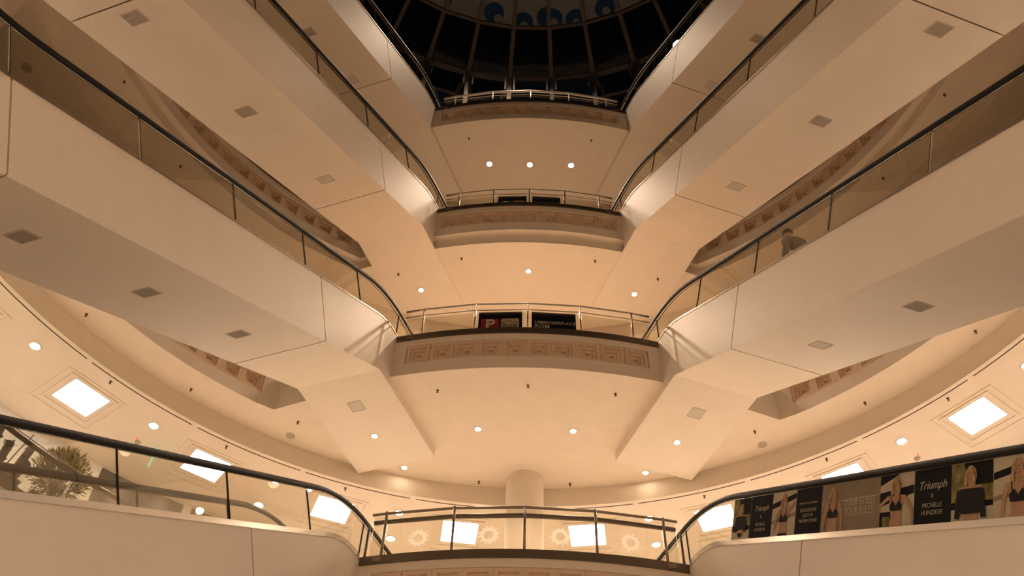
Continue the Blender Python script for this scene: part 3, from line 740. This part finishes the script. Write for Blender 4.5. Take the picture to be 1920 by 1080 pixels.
def woman(cx, hy, sc, dress, arms=((-.11, -.30), (.11, -.30))):
    """half-length figure: hy = chin-to-crown centre height, sc = head half height"""
    s = sc/.055; S = 'poster_skin'; X0 = cx; B_ = 1.3
    it = [('poster_hair', ell(cx, hy-.02*s, .055*s, .095*s))]
    it += [(S, limb(cx, hy-.03*s, cx, hy-.10*s, .02*s, .022*s))]
    it += [(S, [(cx-.085*s, hy-.11*s), (cx+.085*s, hy-.11*s), (cx+.072*s, hy-.22*s), (cx+.055*s, hy-.33*s), (cx+.075*s, hy-.46*s), (cx-.075*s, hy-.46*s), (cx-.055*s, hy-.33*s), (cx-.072*s, hy-.22*s)])]
    for (ax, ay), sd in zip(arms, (-1, 1)):
        it += [(S, limb(cx+sd*.083*s, hy-.125*s, cx+ax*s, hy+ay*s*.72, .022*s, .018*s)), (S, limb(cx+ax*s, hy+ay*s*.72, cx+ax*s*1.15, hy+ay*s*1.35, .018*s, .012*s))]
    K = 'poster_cloth'
    if dress == 'top':
        it += [(K, [(cx-.105*s, hy-.135*s), (cx+.105*s, hy-.135*s), (cx+.085*s, hy-.36*s), (cx-.085*s, hy-.36*s)])]
        it += [(K, limb(cx-.095*s, hy-.15*s, cx-.125*s, hy-.40*s, .03*s, .024*s)), (K, limb(cx+.095*s, hy-.15*s, cx+.125*s, hy-.40*s, .03*s, .024*s))]
        it += [(K, [(cx-.07*s, hy-.42*s), (cx+.07*s, hy-.42*s), (cx, hy-.50*s)])]
    else:
        it += [(K, [(cx-.072*s, hy-.21*s), (cx-.03*s, hy-.165*s), (cx, hy-.215*s), (cx+.03*s, hy-.165*s), (cx+.072*s, hy-.21*s), (cx+.06*s, hy-.265*s), (cx-.06*s, hy-.265*s)])]
        it += [(K, limb(cx-.05*s, hy-.11*s, cx-.045*s, hy-.2*s, .004*s, .005*s)), (K, limb(cx+.05*s, hy-.11*s, cx+.045*s, hy-.2*s, .004*s, .005*s))]
        if dress == 'jeans': it += [(K, [(cx-.065*s, hy-.40*s), (cx+.065*s, hy-.40*s), (cx+.095*s, hy-.62*s), (cx-.095*s, hy-.62*s)])]
        else: it += [(K, [(cx-.075*s, hy-.42*s), (cx+.075*s, hy-.42*s), (cx+.01*s, hy-.52*s), (cx-.01*s, hy-.52*s)]), (S, limb(cx-.05*s, hy-.46*s, cx-.07*s, hy-.66*s, .035*s, .03*s)), (S, limb(cx+.05*s, hy-.46*s, cx+.07*s, hy-.66*s, .035*s, .03*s)), (K, [(cx-.075*s, hy-.42*s), (cx+.075*s, hy-.42*s), (cx+.012*s, hy-.51*s), (cx-.012*s, hy-.51*s)])]
    it += [(S, ell(cx, hy, .032*s, .045*s)), ('poster_hair', [(cx-.038*s, hy+.01*s), (cx-.02*s, hy+.055*s), (cx+.02*s, hy+.055*s), (cx+.038*s, hy+.01*s), (cx+.018*s, hy+.034*s), (cx-.012*s, hy+.036*s)])]
    it += [('poster_hair', limb(cx-.038*s, hy+.01*s, cx-.048*s, hy-.11*s, .012*s, .016*s)), ('poster_hair', limb(cx+.038*s, hy+.01*s, cx+.05*s, hy-.11*s, .012*s, .016*s))]
    it = [(m_, [(X0+(a-X0)*B_, b) for a, b in p_]) for m_, p_ in it[:-4]]+[(m_, [(X0+(a-X0)*1.12, b) for a, b in p_]) for m_, p_ in it[-4:]]
    for sx in (-1, 1): it += [('poster_cloth', ell(cx+sx*.013*s, hy+.006*s, .006*s, .0035*s, 8))]
    it += [('poster_cloth', limb(cx-.010*s, hy-.022*s, cx+.010*s, hy-.022*s, .003*s, .003*s)), ('poster_hair', limb(cx, hy+.002*s, cx+.003*s, hy-.011*s, .002*s, .004*s))]
    return it
def stairs(wd): return [('poster_black', [(0, .50), (wd, .62), (wd, .54), (0, .42)]), ('poster_taupe', [(0, .24), (wd, .34), (wd, .29), (0, .19)])]
def garden(wd): return [('poster_green', [(0, .18), (wd, .18), (wd, PH), (0, PH)]), ('poster_black', [(wd*.45, .40), (wd, .40), (wd, PH), (wd*.3, PH)]), ('poster_black', [(0, .14), (wd, .16), (wd, .22), (0, .22)])]
def slab_bg(wd): return [('poster_black', [(0, .02), (wd*.35, .02), (wd*.35, .20), (0, .20)]), ('poster_black', [(0, .27), (wd, .40), (wd, .50), (0, .44)]), ('poster_black', [(0, .53), (wd*.6, PH), (0, PH)]), ('poster_green', [(wd*.1, .02), (wd*.35, .02), (wd*.35, .14), (wd*.1, .14)])]
B1 = [1.25, 1.72, 2.27, 2.82, 3.37, 4.46, 5.01, 5.55, 6.10, 6.65]
r_, Pp, wd = poster(B1[0], B1[1], 'poster_stone', 'narrow garden photo poster of a woman at the upper end of the row')
shapes(r_, Pp, clip(garden(wd)+woman(wd*.5, .50, .052, 'top'), wd))
r_, Pp, wd = poster(B1[1], B1[2], 'poster_black', 'black poster with cream script and name, smaller of the two')
put_text(r_, Pp, 'Triumph', wd*.5, .46, .115, 'poster_gold', shear=.35, bold=.001, h=.006); put_text(r_, Pp, 'X', wd*.5, .33, .07, 'poster_gold', h=.006); put_text(r_, Pp, 'MICHELLE', wd*.5, .215, .068, 'poster_gold', h=.006, xs=.95); put_text(r_, Pp, 'HUNZIKER', wd*.5, .135, .068, 'poster_gold', h=.006, xs=.95)
r_, Pp, wd = poster(B1[2], B1[3], 'poster_stone', 'poster of a woman in a dark bra and trousers beside stone steps')
shapes(r_, Pp, clip(stairs(wd)+woman(wd*.52, .53, .066, 'jeans', ((-.13, -.28), (.19, -.05))), wd))
r_, Pp, wd = poster(B1[3], B1[4], 'poster_black', 'black poster with several centred lines of cream lettering')
put_text(r_, Pp, 'Entdecke die neue Kollektion', wd*.5, .45, .043, 'poster_gold', h=.006, xs=.9)
for i, s_ in enumerate(('BESUCHE UNS', 'JETZT IM', 'TRIUMPH STORE')): put_text(r_, Pp, s_, wd*.5, .345-.075*i, .068, 'poster_gold', h=.006, xs=.9)
r_, Pp, wd = poster(B1[4], B1[5], 'poster_taupe', 'wide taupe poster of a smiling woman with large slogan lettering')
shapes(r_, Pp, clip([('poster_stone', [(0, .395), (wd, .43), (wd, .44), (0, .405)])]+woman(wd*.22, .535, .07, 'bra'), wd))
put_text(r_, Pp, 'YOUR STYLES', wd*.67, .38, .145, 'poster_stone', h=.006, xs=.72); put_text(r_, Pp, 'YOUR RULES!', wd*.67, .255, .145, 'poster_stone', h=.006, xs=.72)
r_, Pp, wd = poster(B1[5], B1[6], 'poster_stone', 'poster of a woman leaning on pale slabs with arms spread')
shapes(r_, Pp, clip(slab_bg(wd)+woman(wd*.5, .53, .068, 'bra', ((-.2, -.28), (.17, -.34))), wd))
r_, Pp, wd = poster(B1[6], B1[7], 'poster_black', 'black poster with cream script and name, larger of the two')
put_text(r_, Pp, 'Triumph', wd*.5, .46, .135, 'poster_gold', shear=.35, bold=.001, h=.006); put_text(r_, Pp, 'X', wd*.5, .335, .07, 'poster_gold', h=.006); put_text(r_, Pp, 'MICHELLE', wd*.5, .225, .078, 'poster_gold', h=.006, xs=.95); put_text(r_, Pp, 'HUNZIKER', wd*.5, .14, .078, 'poster_gold', h=.006, xs=.95)
r_, Pp, wd = poster(B1[7], B1[8], 'poster_stone', 'garden photo poster of a woman in a black off-shoulder top')
shapes(r_, Pp, clip(garden(wd)+woman(wd*.48, .53, .068, 'top'), wd))
r_, Pp, wd = poster(B1[8], B1[9], 'poster_stone', 'poster of a woman in bra and black trousers at the lower end of the row')
shapes(r_, Pp, clip(stairs(wd)+woman(wd*.55, .53, .075, 'jeans'), wd))

# ------------------------------------------------------------------ the person on the escalator
def skin_mesh(name, pts, edges, radii, mat, root, sub=2):
    me = bpy.data.meshes.new(name); base = wloc(root); me.from_pydata([tuple(Vector(q)-base) for q in pts], edges, [])
    o = bpy.data.objects.new(name+'_source', me); COL.objects.link(o)
    o.modifiers.new('skin', 'SKIN'); ss = o.modifiers.new('sub', 'SUBSURF'); ss.levels = sub; ss.render_levels = sub
    for v, r in zip(me.skin_vertices[0].data, radii): v.radius = r if isinstance(r, tuple) else (r, r); v.use_root = False
    me.skin_vertices[0].data[0].use_root = True
    bpy.context.view_layer.update()
    m2 = bpy.data.meshes.new_from_object(o.evaluated_get(bpy.context.evaluated_depsgraph_get()))
    m2.materials.clear(); m2.materials.append(MATS[mat])
    for p_ in m2.polygons: p_.use_smooth = True
    bpy.data.objects.remove(o); bpy.data.meshes.remove(me)
    m2.name = name; r = bpy.data.objects.new(name, m2); COL.objects.link(r); r.parent = root
    return r
l2, P2 = esc_frame(2, 1)
foot = P2(3.80, .95, 0); n_ = 24; dtt = (10.0-.6)/n_; i_ = int((3.80-.6)/dtt); zs0 = z_top(l2, .6)-.02; dz_ = (zs0-(z_top(l2, 10.0)-.02))/n_
foot.z = l2.Zc+zs0-dz_*i_
fw = Vector((-SP, CP, 0)); rt = Vector((CP, SP, 0)); up = Vector((0, 0, 1))
def B(r, f, u): return foot+(rt*r+fw*f+up*u)*.94
person = thing('person', 'person in grey top with dark hair, seen from behind on the escalator', 'person', foot)
H = 1.70
pel = B(.05, -.10, .90); che = B(-.02, .0, 1.26); nek = B(-.06, .035, 1.44); hed = B(-.085, .05, 1.585); top_ = B(-.09, .05, 1.68)
pts = [pel, B(.02, -.06, 1.08), che, nek, hed, top_]
ed = [(0, 1), (1, 2), (2, 3), (3, 4), (4, 5)]; rd = [(.16, .12), (.14, .11), (.17, .12), .058, (.078, .09), .07]
for sd in (-1, 1):
    b = len(pts); pts += [che+rt*sd*.18+up*.08, B(sd*.24-.02, .0, 1.02), B(sd*.22-.03, .18, .88), B(sd*.20-.03, .26, .87)]
    ed += [(2, b), (b, b+1), (b+1, b+2), (b+2, b+3)]; rd += [.065, .048, .036, .03]
    b = len(pts); pts += [B(sd*.10, 0, .84), B(sd*.11, .02, .48), B(sd*.11, -.02, .10), B(sd*.12, .10, .04)]
    ed += [(0, b), (b, b+1), (b+1, b+2), (b+2, b+3)]; rd += [.095, .065, .045, .04]
skin_mesh('body', pts, ed, rd, 'skin', person)
sp = [pel-up*.18-fw*.02, B(.02, -.06, 1.08), che, che+up*.10+fw*.02]; se = [(0, 1), (1, 2), (2, 3)]; sr = [(.20, .16), (.20, .16), (.20, .14), (.09, .09)]
for sd in (-1, 1):
    b = len(sp); sp += [che+rt*sd*.17+up*.05, B(sd*.245-.02, .0, 1.02), B(sd*.225-.03, .17, .885)]; se += [(2, b), (b, b+1), (b+1, b+2)]; sr += [.085, .07, .055]
skin_mesh('shirt', sp, se, sr, 'grey_shirt', person)
tp = [pel+up*.06]; te = []; tr = [(.17, .13)]
for sd in (-1, 1):
    b = len(tp); tp += [B(sd*.10, 0, .82), B(sd*.11, .02, .48), B(sd*.11, -.02, .12)]; te += [(0, b), (b, b+1), (b+1, b+2)]; tr += [.105, .078, .062]
skin_mesh('trousers', tp, te, tr, 'trousers', person)
skin_mesh('hair', [hed-fw*.03-up*.035, hed+up*.05-fw*.01, top_+up*.005], [(0, 1), (1, 2)], [(.098, .10), (.115, .115), .085], 'hair_dark', person)

# ------------------------------------------------------------------ glass roof over the void
RB, ZB, RR, ZR, RT, ZT = 10.46, 33.2, 8.85, 34.35, 2.0, 36.9
roof = thing('glass_roof', 'dark glass roof with radiating steel ribs over the void', None, (0, 7.25, ZB), kind='structure')
def rp(R, a, z): return Vector((R*math.sin(a), 7.25+R*math.cos(a), z))
AZ = [rad(-85.5+9*i) for i in range(20)]
def beam(a, b, wd, ht, upv=Vector((0, 0, 1))):
    d = (b-a).normalized(); x = d.cross(upv).normalized()*wd/2; y = x.cross(d).normalized()*ht
    return [a-x, a+x, a+x+y, a-x+y, b-x, b+x, b+x+y, b-x+y], boxv((0, 0, 0), (1, 1, 1))[1]
for a in AZ:
    m = MB(); m.add(beam(rp(RB, a, ZB-3.2), rp(RB, a, ZB), .16, .12, rp(1, a, 0)-rp(0, a, 0))); m.add(beam(rp(RB, a, ZB), rp(RR, a, ZR), .16, .12)); m.add(beam(rp(RR, a, ZR), rp(RT, a, ZT), .16, .12)); m.obj('rib', 'roof_steel', roof)
    for sd in (-1, 1): obj('strut', *tube([rp(RB-.22, a+sd*.0165, ZB-1.3), rp(RB-.22, a+sd*.0165, ZB+.12)], .035, 6), 'roof_steel', roof)
for a, b in zip(AZ, AZ[1:]):
    for (r0, z0), nm in (((RR, ZR), 'ring_beam'), ((RB, ZB), 'base_beam')): obj(nm, *beam(rp(r0, a, z0-.05), rp(r0, b, z0-.05), .12, .12), 'roof_steel', roof)
    for (r0, z0), (r1, z1), mt in (((RB, ZB), (RR, ZR), 'tinted_glass'), ((RR, ZR), (RT, ZT), 'roof_glass'), ((RB+.05, ZB-3.2), (RB+.05, ZB), 'drum_glass')):
        obj('glass_pane', [rp(r0, a, z0+.13), rp(r0, b, z0+.13), rp(r1, b, z1+.13), rp(r1, a, z1+.13)], [(0, 1, 2, 3)], mt, roof)
cyl_wall('wall_top', 13.2, 25.2, 33.6, 'plaster', -PI/2, PI/2)

# ------------------------------------------------------------------ the ceiling lamps of the galleries that go on outside the picture
def area(p, watts):
    ld = bpy.data.lights.new('gallery_lamp_offscreen', 'AREA'); ld.shape = 'SQUARE'; ld.size = .82; ld.energy = watts; ld.color = WARM
    lo = bpy.data.objects.new('gallery_lamp_offscreen', ld); COL.objects.link(lo); lo.location = p
for i in range(24):
    az = 7.5+15*i
    area(polar(1, 11.555, az, -1.51), GROUND_W)                            # ceiling of the gallery below, over the ground floor
    if 90 < az < 270: area(polar(2, 11.555, az, -1.51), GALLERY_W)         # the ring of light panels continued behind the camera
for p, pw, lb in ((Vector((-.5, 14.6, 34.6)), 1700, 'floodlight hanging below the ring of the glass roof'),):
    root = thing('roof_floodlight', lb, 'lamp', p)
    obj('housing', *lathe([(.05, .35), (.12, .30), (.16, .0), (.14, .0), (.10, .2)], p, 16, cap=False), 'roof_steel', root); obj(off('lamp', p), *lathe([(.13, .02), (.13, .03)], p, 16), 'lamp', root)
    bn = off('flood_bulb', p); ld = bpy.data.lights.new(bn, 'SPOT'); ld.energy = pw; ld.color = WARM; ld.spot_size = rad(120); ld.spot_blend = .5; ld.shadow_soft_size = .22
    lo = bpy.data.objects.new(bn, ld); COL.objects.link(lo); lo.parent = root; lo.location = (0, 0, -.02)
# ------------------------------------------------------------------ seating islands on the ground floor, mirrored in the roof glass
for x, y, px, py, lb in ((1.25, 5.0, .3, .55, 'blue round rug with cream pouf on the ground floor, standing alone'), (-2.45, 5.45, .15, .35, 'blue round rug with cream pouf, toward the plants'), (-.62, 5.45, .1, .35, 'blue round rug with cream pouf between the other two')):
    c = Vector((x, y, GROUND)); root = thing('seating_island', lb, 'rug', c, 'ground floor seating islands')
    obj('rug', *lathe([(.80, 0), (.80, .012), (.78, .016)], c, 40), 'rug_blue', root)
    obj('pouf', *lathe([(.24, .016), (.33, .07), (.36, .2), (.33, .34), (.2, .40)], c+Vector((px, py, 0)), 24), 'pouf', root, smooth=True)
